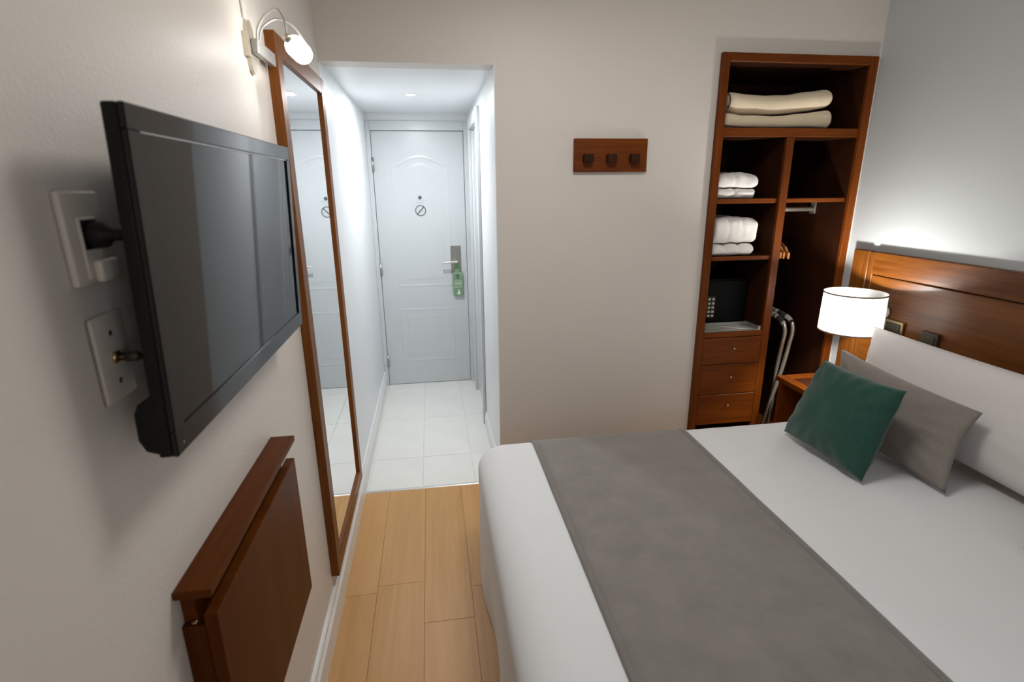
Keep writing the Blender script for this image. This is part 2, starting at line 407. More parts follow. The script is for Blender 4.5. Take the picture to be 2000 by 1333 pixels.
# window behind the camera, unseen, added to let ambient fill in
wn = sempty('added_window_1', ((WX0 + WX1) / 2, YN - 0.06, WZ0), 'added unseen white framed two-pane window')
f = 0.05
MB().box(WX0, WX1, YN - 0.09, YN - 0.03, WZ0, WZ0 + f).box(WX0, WX1, YN - 0.09, YN - 0.03, WZ1 - f, WZ1).box(WX0, WX0 + f, YN - 0.09, YN - 0.03, WZ0 + f, WZ1 - f) \
    .box(WX1 - f, WX1, YN - 0.09, YN - 0.03, WZ0 + f, WZ1 - f).build('window_frame', 'trim', wn)
B('mullion', 'trim', wn, 0.975, 1.025, YN - 0.09, YN - 0.03, WZ0 + f, WZ1 - f)
B('pane', 'pane', wn, WX0 + f, 0.975, YN - 0.065, YN - 0.06, WZ0 + f, WZ1 - f)
B('pane', 'pane', wn, 1.025, WX1 - f, YN - 0.065, YN - 0.06, WZ0 + f, WZ1 - f)
B('window_sill', 'trim', wn, WX0 - 0.03, WX1 + 0.03, YN - 0.03, YN + 0.05, WZ0 - 0.03, WZ0, bev=0.004)

# baseboards
def bb_prof(t, h): return [(0, 0.0), (t, 0.0), (t, h - 0.035), (t * 0.6, h - 0.022), (t * 0.6, h - 0.006), (t * 0.35, h), (0, h)]
def bb_y(name, xw, sgn, y0, y1, h=0.13, t=0.02, lab=None):
    return struct(MB().prism([(xw + sgn * a, z) for a, z in bb_prof(t, h)], 'y', y0, y1).build(name, 'trim'), lab)
def bb_x(name, yw, sgn, x0, x1, h=0.13, t=0.016, lab=None):
    return struct(MB().prism([(yw + sgn * a, z) for a, z in bb_prof(t, h)], 'x', x0, x1).build(name, 'trim'), lab)
bb_y('baseboard_left', XL, 1, YN, HY, lab='white baseboard running from the bedroom into the hall')
bb_x('baseboard_back', YB, -1, HX, CX0, lab='white baseboard under the coat hooks')
bb_y('baseboard_right', XR, -1, YN, YB - 0.03, t=0.016, lab='white baseboard behind the bed head')
bb_x('baseboard_near', YN, 1, XL + 0.02, XR - 0.016, lab='white baseboard under the added window')
bb_y('baseboard_hall_right', HX, -1, YB + 0.125, BD0 - 0.075, t=0.014, h=0.10, lab='white baseboard before the bathroom door')
bb_y('baseboard_hall_right_end', HX, -1, BD1 + 0.075, HY - 0.016, t=0.014, h=0.10, lab='white baseboard beside the entrance door')

# entrance door
d1 = sempty('door_1', ((DX0 + DX1) / 2, HY + 0.03, 0), 'white two-panel entrance door with arched upper panel')
def door_slab():
    mb = MB(); y0 = HY + 0.012
    mb.box(DX0, DX1, y0, y0 + 0.04, 0.004, DZ, 0.003)
    return mb
door_slab().build('slab', 'door', d1)
def ring(outer, inner, y0, y1, mat, name, par):
    """moulding ring between two outlines (lists of x,z) at depth y0 (front) .. y1"""
    n = len(outer); mid = [((a[0] + b[0]) / 2, (a[1] + b[1]) / 2) for a, b in zip(outer, inner)]
    V = [(p[0], y1, p[1]) for p in outer] + [(p[0], y0, p[1]) for p in mid] + [(p[0], y1, p[1]) for p in inner]; F = []
    for k in range(2):
        for q in range(n):
            F.append((k * n + q, k * n + (q + 1) % n, (k + 1) * n + (q + 1) % n, (k + 1) * n + q))
    return MB().add(V, F).build(name, mat, par, fix=False)
def arched(x0, x1, z0, z1, rise):
    pts = [(x0, z0), (x1, z0)]
    for k in range(13):
        t = k / 12; xx = x1 + (x0 - x1) * t
        pts.append((xx, z1 - rise + rise * (math.sin(math.pi * t) ** 1.4)))
    return pts
def inset(poly, d):
    cx = sum(p[0] for p in poly) / len(poly); x0 = min(p[0] for p in poly); x1 = max(p[0] for p in poly); z0 = min(p[1] for p in poly); z1 = max(p[1] for p in poly)
    return [(x0 + d + (p[0] - x0) * (x1 - x0 - 2 * d) / (x1 - x0), z0 + d + (p[1] - z0) * (z1 - z0 - 2 * d) / (z1 - z0)) for p in poly]
PX0, PX1 = -0.285, 0.165
up = arched(PX0, PX1, 0.835, 1.86, 0.07); lo_ = [(PX0, 0.195), (PX1, 0.195), (PX1, 0.665), (PX0, 0.665)]
for pz in (up, lo_):
    ring(pz, inset(pz, 0.03), HY + 0.0100, HY + 0.0122, 'door', 'moulding', d1)
    ip = inset(pz, 0.055); jp = inset(pz, 0.075); n = len(ip)
    V = [(p[0], HY + 0.0122, p[1]) for p in ip] + [(p[0], HY + 0.0105, p[1]) for p in jp]
    F = [(q, (q + 1) % n, (q + 1) % n + n, q + n) for q in range(n)] + [tuple(range(n, 2 * n))]
    MB().add(V, F).build('raised_panel', 'door', d1, fix=False)
for z in (0.22, 0.99, 1.79):
    h = MB().tube([(DX0 + 0.002, HY - 0.006, z - 0.05), (DX0 + 0.002, HY - 0.006, z + 0.05)], 0.010, 10).build('hinge', 'steel', d1)
lk = B('lock_plate', 'steel', d1, 0.150, 0.232, HY + 0.002, HY + 0.013, 0.945, 1.165, bev=0.003)
lv = MB().tube([(0.195, HY + 0.002, 1.04), (0.195, HY - 0.045, 1.04)], 0.011, 12).tube(catmull([(0.198, HY - 0.045, 1.04), (0.16, HY - 0.048, 1.04), (0.11, HY - 0.046, 1.036), (0.075, HY - 0.042, 1.032)], 6), [0.010] * 13 + [0.008] * 6, 12).build('lever', 'chrome', lk)
MB().lathe([(0, -0.004), (0.013, -0.004), (0.014, 0.002)], (-0.07, HY + 0.010, 1.545), 'y', 16).build('peephole', 'ink', d1)
# casing of the entrance door
c1 = sempty('trim_3', (0, HY, 0), 'white casing around the entrance door')
B('jamb', 'door', c1, XL + 0.0, DX0 - 0.006, HY - 0.012, HY, 0.001, DZ + 0.072, bev=0.003)
B('jamb', 'door', c1, DX1 + 0.004, HX - 0.0005, HY - 0.012, HY, 0.001, DZ + 0.072, bev=0.003)
B('head', 'door', c1, DX0 - 0.006, DX1 + 0.004, HY - 0.012, HY, DZ + 0.004, DZ + 0.072, bev=0.003)
# bathroom door in the hall wall
d2 = sempty('door_2', (HX + 0.05, (BD0 + BD1) / 2, 0), 'white bathroom door seen edge-on in the hall')
B('slab', 'door', d2, HX + 0.012, HX + 0.05, BD0 + 0.012, BD1 - 0.003, 0.006, BDZ - 0.004, bev=0.003)
for z in (0.25, 1.05, 1.78):
    MB().tube([(HX + 0.004, BD0 + 0.006, z - 0.05), (HX + 0.004, BD0 + 0.006, z + 0.05)], 0.008, 10).build('hinge', 'steel', d2)
c2 = sempty('trim_4', (HX, (BD0 + BD1) / 2, 0), 'white casing around the bathroom door')
B('jamb', 'door', c2, HX - 0.022, HX, BD0 - 0.07, BD0, 0.001, BDZ + 0.07, bev=0.004)
B('jamb', 'door', c2, HX - 0.022, HX, BD1, BD1 + 0.07, 0.001, BDZ + 0.07, bev=0.004)
B('head', 'door', c2, HX - 0.022, HX, BD0, BD1, BDZ, BDZ + 0.07, bev=0.004)

# ================================================================== THINGS
# ---- no smoking sticker on the door
t = thing('no_smoking_sign', 'round no-smoking symbol printed on the entrance door', 'sign', (-0.075, HY + 0.0115, 1.40))
ys_ = HY + 0.0082
def annulus(cx, cz, r0, r1, y, n=40):
    V = []; F = []
    for k in range(n):
        a = 2 * math.pi * k / n
        for r in (r0, r1):
            for yy in (y, y + 0.0012): V.append((cx + r * math.cos(a), yy, cz + r * math.sin(a)))
    for k in range(n):
        a, b = 4 * k, 4 * ((k + 1) % n)
        F += [(a, a + 2, b + 2, b), (a + 1, b + 1, b + 3, a + 3), (a, b, b + 1, a + 1), (a + 2, a + 3, b + 3, b + 2)]
    return MB().add(V, F)
SCX, SCZ, SR = -0.070, 1.445, 0.042
annulus(SCX, SCZ, SR - 0.0065, SR, ys_).build('ring', 'ink', t)
def bar(cx, cz, L, w, ang, y):
    ca, sa = math.cos(ang), math.sin(ang)
    return MB().prism([(cx + a * ca - b * sa, cz + a * sa + b * ca) for a, b in ((-L / 2, -w / 2), (L / 2, -w / 2), (L / 2, w / 2), (-L / 2, w / 2))], 'y', y, y + 0.0012)
bar(SCX, SCZ, SR * 1.9, 0.008, math.radians(48), ys_).build('slash', 'ink', t)
bar(SCX + 0.006, SCZ - 0.003, 0.048, 0.006, math.radians(-10), ys_ + 0.0002).build('cigarette', 'ink_pale', t)
for w, dx, z in ((0.062, 0.010, 1.525), (0.055, -0.004, 1.506)):
    bar(SCX + dx, z, w, 0.0045, 0.0, ys_).build('lettering_line', 'ink_pale', t)
# ---- door hanger
t = thing('door_hanger', 'green and white card hanger on the entrance door lever', 'door hanger', (0.195, HY - 0.012, 0.76))
YT = HY - 0.014
B('card', 'tag', t, 0.160, 0.242, YT, YT + 0.002, 0.760, 0.955, bev=0.0008)
B('loop', 'tag', t, 0.178, 0.216, YT, YT + 0.002, 0.953, 1.030, bev=0.0005)
for k, (x0, x1, z0, z1) in enumerate(((0.166, 0.236, 0.828, 0.831), (0.170, 0.232, 0.846, 0.849), (0.172, 0.230, 0.857, 0.860), (0.168, 0.234, 0.868, 0.871), (0.170, 0.230, 0.880, 0.883), (0.166, 0.236, 0.945, 0.948))):
    B('print_line', 'tag_white', t, x0, x1, YT - 0.0006, YT, z0, z1)
B('emblem', 'ink', t, 0.190, 0.212, YT - 0.0006, YT, 0.900, 0.936, bev=0.0002)
MB().prism([(0.196, 0.768), (0.214, 0.768), (0.219, 0.778), (0.212, 0.792), (0.208, 0.812), (0.204, 0.812), (0.200, 0.792), (0.191, 0.778)], 'y', YT - 0.0006, YT).build('bell_print', 'tag_white', t)
# ---- switches in the hall
t = thing('card_switch', 'pale grey key-card holder on the hall wall by the door', 'switch', (HX, 4.235, 1.25))
B('plate', 'white_metal', t, HX - 0.010, HX, 4.20, 4.275, 1.235, 1.345, bev=0.003); B('slot', 'ink_pale', t, HX - 0.020, HX - 0.010, 4.205, 4.27, 1.24, 1.30, bev=0.002)
t = thing('light_switch', 'dark square switch below the key-card holder', 'switch', (HX, 4.235, 1.10))
B('plate', 'steel', t, HX - 0.010, HX, 4.20, 4.275, 1.075, 1.155, bev=0.003); B('rocker', 'bronze', t, HX - 0.014, HX - 0.010, 4.215, 4.26, 1.09, 1.14, bev=0.002)
# ---- hall downlight
t = thing('downlight', 'small round recessed downlight in the hall ceiling', 'light', (-0.078, 3.47, HZ))
MB().lathe([(0.030, -0.003), (0.036, -0.006), (0.046, -0.004), (0.048, 0.0)], (-0.078, 3.47, HZ), 'z', 32).build('trim_ring', 'trim', t)
MB().lathe([(0.0, -0.0035), (0.030, -0.0030), (0.0305, 0.0)], (-0.078, 3.47, HZ), 'z', 32).build('lens', 'lens', t)
l = bpy.data.lights.new('downlight_lamp', 'AREA'); l.shape = 'DISK'; l.size = 0.07; l.energy = HALL_POWER; l.color = (0.95, 0.98, 1.0)
o = bpy.data.objects.new('downlight_lamp', l); COL.objects.link(o); o.parent = t; o.location = (0, 0, -0.012)
# ---- bedroom ceiling lamp, unseen, added as fill light for the room
t = thing('added_ceiling_lamp', 'added unseen round opal ceiling lamp above the foot of the bed', 'lamp', (0.55, 1.45, ZC))
MB().lathe([(0.30, 0.0), (0.30, -0.02), (0.29, -0.025)], (0.55, 1.45, ZC), 'z', 40).build('base_ring', 'white_metal', t)
MB().lathe([(0.29, -0.02), (0.28, -0.045), (0.21, -0.072), (0.11, -0.086), (0.0, -0.09)], (0.55, 1.45, ZC), 'z', 40).build('opal_dish', 'ceil_lens', t)
l = bpy.data.lights.new('ceiling_fill_light', 'AREA'); l.shape = 'DISK'; l.size = 0.56; l.energy = CEIL_POWER; l.color = (1.0, 0.97, 0.94)
o = bpy.data.objects.new('ceiling_fill_light', l); COL.objects.link(o); o.parent = t; o.location = (0, 0, -0.10)

# ---- television
TY0, TY1 = 0.727, 1.490
def tvx(z, d): return -0.368 + (z - 1.258) / 0.46 * 0.018 + d      # the tilted front plane
def tvbox(y0, y1, z0, z1, d0, d1, bev=0.002, seg=1):
    bm = bmesh.new(); bmesh.ops.create_cube(bm, size=1.0)
    for v in bm.verts: v.co = Vector((d0 + (v.co.x + .5) * (d1 - d0), y0 + (v.co.y + .5) * (y1 - y0), z0 + (v.co.z + .5) * (z1 - z0)))
    if bev: bmesh.ops.bevel(bm, geom=bm.edges[:], offset=bev, segments=seg, profile=0.5, affect='EDGES')
    for v in bm.verts: v.co.x = tvx(v.co.z, v.co.x)
    return MB().bm(bm, seg > 1)
tv = thing('television', 'black flat-screen television tilted on the left wall', 'television', (XL, 1.1, 1.26))
ZT0, ZT1 = 1.258, 1.718
tvbox(TY0, TY1, ZT0, ZT1, -0.022, -0.004, 0.003, 2).build('back_shell', 'black', tv)
for nm, y0, y1, z0, z1 in (('bezel_top', TY0, TY1, ZT1 - 0.030, ZT1), ('bezel_bottom', TY0, TY1, ZT0, ZT0 + 0.038), ('bezel_side', TY0, TY0 + 0.030, ZT0 + 0.038, ZT1 - 0.030), ('bezel_side', TY1 - 0.028, TY1, ZT0 + 0.038, ZT1 - 0.030)):
    tvbox(y0, y1, z0, z1, -0.004, 0.004, 0.0015).build(nm, 'black_gloss', tv)
tvbox(TY0 + 0.026, TY1 - 0.024, ZT0 + 0.036, ZT1 - 0.028, -0.004, 0.0005, 0).build('screen', 'screen', tv)
tvbox(TY0 + 0.032, TY1 - 0.030, ZT1 - 0.0325, ZT1 - 0.0305, 0.0005, 0.003, 0).build('screen_edge_line', 'steel', tv)
# rear housing: a slim electronics box and a thicker speaker bulge along the bottom
tvbox(TY0 + 0.13, TY1 - 0.13, 1.30, 1.64, -0.034, -0.022, 0.006, 2).build('rear_housing', 'black', tv)
prof = [(-0.022, 1.262), (-0.038, 1.268), (-0.046, 1.285), (-0.046, 1.325), (-0.040, 1.338), (-0.022, 1.346)]
V = [(tvx(z, d), yy, z) for yy in (TY0 + 0.004, TY1 - 0.004) for d, z in prof]; n = len(prof)
MB().add(V, [tuple(range(n)), tuple(range(2 * n - 1, n - 1, -1))] + [(q, (q + 1) % n, (q + 1) % n + n, q + n) for q in range(n)]).build('speaker_bulge', 'black', tv)
B('wall_bracket', 'black', tv, XL, tvx(1.5, -0.03), 0.98, 1.24, 1.38, 1.60, bev=0.004)
MB().lathe([(0, 0.0042), (0.002, 0.0042), (0.0025, 0.003)], (tvx(1.27, 0), TY0 + 0.02, 1.272), 'x', 12).build('led', 'steel', tv)

# ---- outlet with power plug
t = thing('power_outlet', 'ivory power outlet plate, upper one beside the television', 'outlet', (XL, 0.762, 1.50))
B('plate', 'ivory', t, XL, XL + 0.010, 0.722, 0.803, 1.500, 1.618, bev=0.004, seg=2)
B('socket_insert', 'ivory', t, XL + 0.009, XL + 0.0125, 0.745, 0.782, 1.508, 1.585, bev=0.001)
B('socket_recess', 'black', t, XL + 0.012, XL + 0.0130, 0.748, 0.780, 1.545, 1.582)
MB().box(XL + 0.012, XL + 0.024, 0.752, 0.795, 1.503, 1.532, 0.004, 2).build('flush_adapter', 'ivory', t)
t = thing('power_plug', 'black round plug and lead in the upper outlet', 'plug', (XL + 0.012, 0.765, 1.56))
MB().lathe([(0.0, 0.001), (0.016, 0.001), (0.0175, 0.006), (0.0165, 0.018), (0.010, 0.024), (0.0075, 0.030), (0.0085, 0.034), (0.006, 0.037), (0.006, 0.044), (0, 0.045)], (XL + 0.012, 0.765, 1.563), 'x', 20).build('plug_body', 'black', t)
MB().tube(catmull([(XL + 0.050, 0.765, 1.563), (XL + 0.060, 0.770, 1.562), (XL + 0.058, 0.790, 1.555), (XL + 0.045, 0.83, 1.54), (XL + 0.025, 0.90, 1.51), (XL + 0.02, 0.95, 1.48)], 8), 0.0035, 10).build('lead', 'black', t)
# ---- coaxial plate
t = thing('coaxial_outlet', 'ivory coaxial outlet plate, lower one beside the television', 'outlet', (XL, 0.762, 1.335))
B('plate', 'ivory', t, XL, XL + 0.008, 0.728, 0.803, 1.338, 1.458, bev=0.004, seg=2)
for z in (1.432, 1.364):
    s = MB().lathe([(0, 0.0015), (0.003, 0.0014), (0.0042, 0.0)], (XL + 0.008, 0.765, z), 'x', 14).build('screw', 'steel', t)
MB().lathe([(0.009, 0.0), (0.009, 0.004), (0.0055, 0.004), (0.0055, 0.014), (0, 0.014)], (XL + 0.008, 0.765, 1.398), 'x', 6).build('connector', 'brass', t)
t = thing('coaxial_cable', 'black coaxial cable on the lower outlet plate behind the television', 'cable', (XL + 0.022, 0.765, 1.39))
MB().lathe([(0, 0), (0.0075, 0.0), (0.0075, 0.014), (0.0045, 0.018), (0, 0.019)], (XL + 0.0222, 0.765, 1.398), 'x', 14).build('connector_sleeve', 'bronze', t)
MB().tube(catmull([(XL + 0.041, 0.765, 1.398), (XL + 0.050, 0.772, 1.392), (XL + 0.042, 0.800, 1.378), (XL + 0.030, 0.84, 1.372), (XL + 0.022, 0.90, 1.38), (XL + 0.016, 0.95, 1.40)], 8), 0.004, 10).build('lead', 'black', t)

# ---- folding wall desk
t = thing('folding_desk', 'brown wooden fold-down desk hanging folded below the television', 'desk', (XL, 1.06, 0.53))
B('shelf', 'desk_y', t, XL, -0.385, 0.780, 1.347, 0.975, 0.991, bev=0.002)
B('bracket_rail', 'wood_y', t, XL, XL + 0.022, 0.80, 1.33, 0.880, 0.975)
B('leaf', 'desk_z', t, -0.407, -0.385, 0.785, 1.322, 0.530, 0.938, bev=0.0015)
B('side_panel', 'desk_z', t, XL, -0.4075, 0.787, 0.807, 0.530, 0.915, bev=0.0015)
B('side_panel', 'desk_z', t, XL, -0.4075, 1.297, 1.317, 0.530, 0.915, bev=0.0015)
B('top_strip', 'wood_y', t, XL, -0.4075, 0.8075, 1.2965, 0.895, 0.912)
MB().lathe([(0, 0), (0.006, 0), (0.006, 0.003), (0, 0.004)], (XL + 0.018, 0.797, 0.915), 'z', 12).build('pivot_screw', 'brass', t)

# ---- mirror
MY0, MY1, MZ0, MZ1, MXF = 1.786, 2.530, 0.180, 2.057, -0.415
t = thing('wall_mirror', 'tall wooden framed mirror on the left wall by the hall', 'mirror', (XL, 2.16, MZ0))
fw = 0.062
def stile(y0, y1, inner):
    return MB().prism([(XL, y0), (MXF, y0), (MXF, y1), (XL, y1)], 'z', MZ0, MZ1)
MB().box(XL, MXF, MY0, MY0 + fw, MZ0, MZ1, 0.002).build('frame_stile', 'frame_z', t)
MB().box(XL, MXF, MY1 - fw, MY1, MZ0, MZ1, 0.002).build('frame_stile', 'frame_z', t)
MB().box(XL, MXF - 0.0003, MY0 + fw, MY1 - fw, MZ1 - fw, MZ1, 0.002).build('frame_rail', 'frame_y', t)
MB().box(XL, MXF - 0.0003, MY0 + fw, MY1 - fw, MZ0, MZ0 + fw, 0.002).build('frame_rail', 'frame_y', t)
B('glass', 'mirror', t, XL + 0.004, MXF - 0.010, MY0 + fw, MY1 - fw, MZ0 + fw, MZ1 - fw)

# ---- mirror lamp
t = thing('mirror_lamp', 'curved-arm wall lamp with lit frosted glass above the mirror', 'lamp', (XL, 1.62, 1.97))
MB().prism([(XL, 1.575), (XL + 0.012, 1.575), (XL + 0.012, 1.665), (XL, 1.665)], 'z', 1.945, 2.000).build('wall_plate', 'champ', t)
MB().prism([(1.595 + 0.025 * (1 - math.cos(math.pi * k / 10)), 2.000 + 0.036 * math.sin(math.pi * k / 10)) for k in range(11)], 'x', XL, XL + 0.010).build('plate_tab', 'champ', t)
MB().prism([(1.595 + 0.025 * (1 - math.cos(math.pi * k / 10)), 1.945 - 0.036 * math.sin(math.pi * k / 10)) for k in range(11)], 'x', XL, XL + 0.010).build('plate_tab', 'champ', t)
B('cross_bar', 'lamp_metal', t, XL + 0.0125, XL + 0.030, 1.600, 1.765, 1.955, 1.990, bev=0.002)
MB().tube(catmull([(-0.418, 1.602, 1.972), (-0.411, 1.600, 2.013), (-0.385, 1.585, 2.041), (-0.352, 1.562, 2.047), (-0.334, 1.546, 2.022), (-0.327, 1.532, 1.985)], 8), 0.0032, 10).build('arm', 'lamp_metal', t)
MB().tube(catmull([(-0.420, 1.630, 1.980), (-0.416, 1.640, 2.012), (-0.406, 1.650, 2.033), (-0.376, 1.660, 2.051), (-0.338, 1.660, 2.039), (-0.314, 1.660, 2.004), (-0.314, 1.660, 1.990)], 8), 0.0032, 10).build('arm', 'lamp_metal', t)
MB().lathe([(0, -0.010), (0.008, -0.008), (0.0105, 0.0), (0.009, 0.009), (0, 0.011)], (-0.327, 1.530, 1.976), 'y', 16).build('end_knob', 'champ', t)
CR = 0.026
cap = [(0.0, 0.0)] + [(CR * math.sin(math.pi / 2 * k / 6), 0.024 * (1 - math.cos(math.pi / 2 * k / 6))) for k in range(1, 7)]
cap += [(CR, 0.08)] + [(CR * math.cos(math.pi / 2 * k / 6), 0.100 + CR * math.sin(math.pi / 2 * k / 6)) for k in range(0, 7)]
MB().lathe(cap, (-0.318, 1.552, 1.968), 'y', 24).build('glass_shade', 'capsule', t)
tag(MB().tube(catmull([(XL + 0.003, 1.60, 2.036), (XL + 0.003, 1.592, 2.10), (XL + 0.003, 1.585, 2.25), (XL + 0.003, 1.582, ZC)], 6), 0.003, 8).build('lamp_wire', 'white_metal'), 'thin pale wire running up the wall from the mirror lamp', 'wire')

# ---- coat hook rack
t = thing('coat_rack', 'dark wooden wall board with three square coat pegs', 'coat rack', (0.89, YB, 1.685))
B('board', 'wood_x', t, 0.703, 1.072, YB - 0.020, YB, 1.684, 1.838, bev=0.0015)
for x in (0.768, 0.885, 1.002):
    MB().box(x - 0.022, x + 0.022, YB - 0.058, YB - 0.020, 1.727, 1.766, 0.003).build('peg', 'wood_dark_and_shade', t)
for x in (0.775, 1.012):
    MB().lathe([(0, -0.001), (0.007, -0.001), (0.0075, 0.0005)], (x, YB - 0.020, 1.812), 'y', 16).build('plug_cap', 'wood_x', t)

# ---- wardrobe
CF, CB = 2.620, 3.20
wd = thing('wardrobe', 'dark wooden built-in open wardrobe with shelves and drawers', 'wardrobe', ((CX0 + CX1) / 2, CF, 0))
for xa in (CX0, CX1 - 0.042):
    MB().box(xa, xa + 0.042, CF, CF + 0.022, 0.0, CZ, 0.003).build('face_stile', 'wood_z', wd)
    B('side_panel', 'wood_dark_and_shade', wd, xa, xa + 0.042, CF + 0.022, CB, 0.0, CZ)  # behind the front strip, interior shade is painted as darker wood
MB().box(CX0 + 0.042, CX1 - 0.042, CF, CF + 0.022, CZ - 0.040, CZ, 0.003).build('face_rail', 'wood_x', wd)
B('top_panel', 'wood_dark_and_shade', wd, CX0 + 0.042, CX1 - 0.042, CF + 0.022, CB, CZ - 0.040, CZ)
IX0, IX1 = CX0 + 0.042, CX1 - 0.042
B('back_panel', 'wood_dark_and_shade', wd, IX0, IX1, CB - 0.012, CB, 0.0, CZ - 0.04)
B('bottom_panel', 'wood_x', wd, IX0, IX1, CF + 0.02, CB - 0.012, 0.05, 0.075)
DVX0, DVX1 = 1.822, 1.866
dv = B('divider', 'wood_dark_and_shade', wd, DVX0 + 0.001, DVX1 - 0.001, CF + 0.032, CB - 0.012, 0.075, 1.850)
MB().box(DVX0, DVX1, CF + 0.012, CF + 0.032, 0.075, 1.850, 0.002).build('front_edge', 'wood_z', dv)
def shelf(x0, x1, zt, th, yf):
    o = B('shelf', 'wood_dark_and_shade', wd, x0, x1, yf + 0.018, CB - 0.012, zt - th, zt)  # shelf depth darkened in colour for shade, front edge left lighter
    MB().box(x0, x1, yf, yf + 0.018, zt - th, zt, 0.002).build('front_edge', 'wood_x', o); return o
shelf(IX0, IX1, 1.892, 0.042, CF + 0.012)
shelf(IX0, DVX0, 1.548, 0.025, CF + 0.030); shelf(DVX1, IX1, 1.546, 0.022, CF + 0.030)
shelf(IX0, DVX0, 1.246, 0.022, CF + 0.030); shelf(IX0, DVX0, 0.828, 0.030, CF + 0.012)
for z0, z1, zk in ((0.640, 0.795, 0.735), (0.458, 0.636, 0.565), (0.270, 0.454, 0.392)):
    dr = MB().box(IX0 + 0.003, DVX0 - 0.002, CF + 0.010, CF + 0.030, z0, z1, 0.002).build('drawer', 'wood_x', wd)
    MB().box(IX0 + 0.02, DVX0 - 0.02, CF + 0.0302, CF + 0.45, z0 + 0.01, z1 - 0.02).build('drawer_box', 'wood_dark_and_shade', dr)
    MB().tube([(1.648, CF + 0.011, zk), (1.648, CF - 0.004, zk), (1.648, CF - 0.006, zk), (1.648, CF - 0.014, zk)], [0.003, 0.003, 0.006, 0.0045], 12).build('knob', 'alu', dr)
MB().tube([(DVX1, 2.885, 1.478), (IX1, 2.885, 1.478)], 0.013, 16).build('hanging_rod', 'champ', wd)
B('rod_bracket', 'champ', wd, IX1 - 0.006, IX1, 2.862, 2.908, 1.452, 1.524, bev=0.002)

# ---- hangers
def hanger(x, dy, dz, label):
    t = thing('clothes_hanger', label, 'hanger', (x, 2.885 + dy, 1.25 + dz), 'wooden hangers on the wardrobe rod')
    hook = [(x, 2.885, 1.485)]
    pts = [(x, 2.885 - 0.019 * math.cos(a), 1.478 + 0.017 * math.sin(a)) for a in [math.radians(d) for d in (-40, 0, 40, 90, 140, 180)]]
    pts += [(x, 2.897, 1.452), (x, 2.886, 1.43), (x, 2.885, 1.345 + dz)]
    MB().tube(catmull(pts, 4), 0.0018, 8).build('hook', 'chrome', t)
    L = []; n = 24
    for k in range(n + 1):
        s = -1 + 2 * k / n; L.append((s * 0.205, 1.335 + dz - 0.085 * abs(s) ** 1.35 - (0.012 if abs(s) > 0.9 else 0), 0.011 + 0.006 * abs(s)))
    V = []; F = []
    for s, z, h in L:
        for dx, d in ((-0.0055, -h), (0.0055, -h), (0.0055, h), (-0.0055, h)): V.append((x + dx, 2.885 + dy + s, z + d))
    for k in range(n):
        for q in range(4): F.append((4 * k + q, 4 * k + (q + 1) % 4, 4 * k + 4 + (q + 1) % 4, 4 * k + 4 + q))
    F += [(3, 2, 1, 0), (4 * n, 4 * n + 1, 4 * n + 2, 4 * n + 3)]
    MB().add(V, F).build('shoulder_bar', 'hanger', t)
    MB().tube([(x, 2.885 + dy - 0.17, 1.262 + dz), (x, 2.885 + dy + 0.17, 1.262 + dz)], 0.0045, 8).build('trouser_bar', 'hanger', t)
hanger(1.906, 0.0, 0.002, 'wooden clothes hanger closest to the wardrobe divider')
hanger(1.929, 0.004, 0.0, 'middle one of three wooden clothes hangers in the wardrobe')
hanger(1.953, -0.003, -0.002, 'wooden clothes hanger farthest from the wardrobe divider')

# ---- blankets
def wob(p, a, s, seed):
    v = noise.noise_vector((p[0] * s + seed, p[1] * s, p[2] * s)); return Vector(p) + v * a
def boff(x):
    x = (x - 1.47) / 0.63; return 0.010 * math.sin(x * 5.2 + 2.6) + 0.028 * max(0, x - 0.55)
def blanket_up(p):
    p = Vector(p); p.z += boff(p.x); return wob(p, 0.006, 9, 3)
t = thing('blanket', 'cream folded blanket on the top wardrobe shelf, upper of two', 'blanket', (1.79, 2.84, 1.968), 'folded blankets on the top shelf')
softbox(1.492, 2.085, 2.660, 3.02, 1.975, 2.064, (0.044, 0.046, 0.045), (30, 16, 12), blanket_up).build('folded_body', 'blanket', t)
for k, (r, mt) in enumerate(((0.038, 'blanket_trim'), (0.030, 'blanket'), (0.021, 'blanket_trim'), (0.012, 'blanket'))):
    pts = [(1.502 - 0.004 - 0.0008 * k + 0.012, 2.703 + r * 0.95 * math.cos(a), 2.020 + r * math.sin(a)) for a in [math.radians(d) for d in range(-100, 250, 14)]]
    MB().tube(pts, 0.0035, 8).build('rolled_edge', mt, t)
def blanket_lo(p):
    p = Vector(p); k = max(0, min(1, (p.z - 1.8935) / 0.066)); q = Vector(p); q.z += boff(p.x) * k
    w = wob(q, 0.006, 9, 3); return q + (w - q) * k
t = thing('blanket', 'cream folded blanket lying on the top wardrobe shelf, lower of two', 'blanket', (1.79, 2.84, 1.893), 'folded blankets on the top shelf')
softbox(1.478, 2.092, 2.655, 3.03, 1.8935, 1.963, (0.036, 0.034, 0.033), (30, 16, 10), blanket_lo).build('folded_body', 'blanket', t)
MB().tube(catmull([(1.49, 2.664, 1.905), (1.60, 2.660, 1.8985), (1.80, 2.660, 1.898), (1.93, 2.660, 1.901), (2.05, 2.664, 1.898)], 6), 0.0035, 8).build('hem', 'blanket_trim', t)

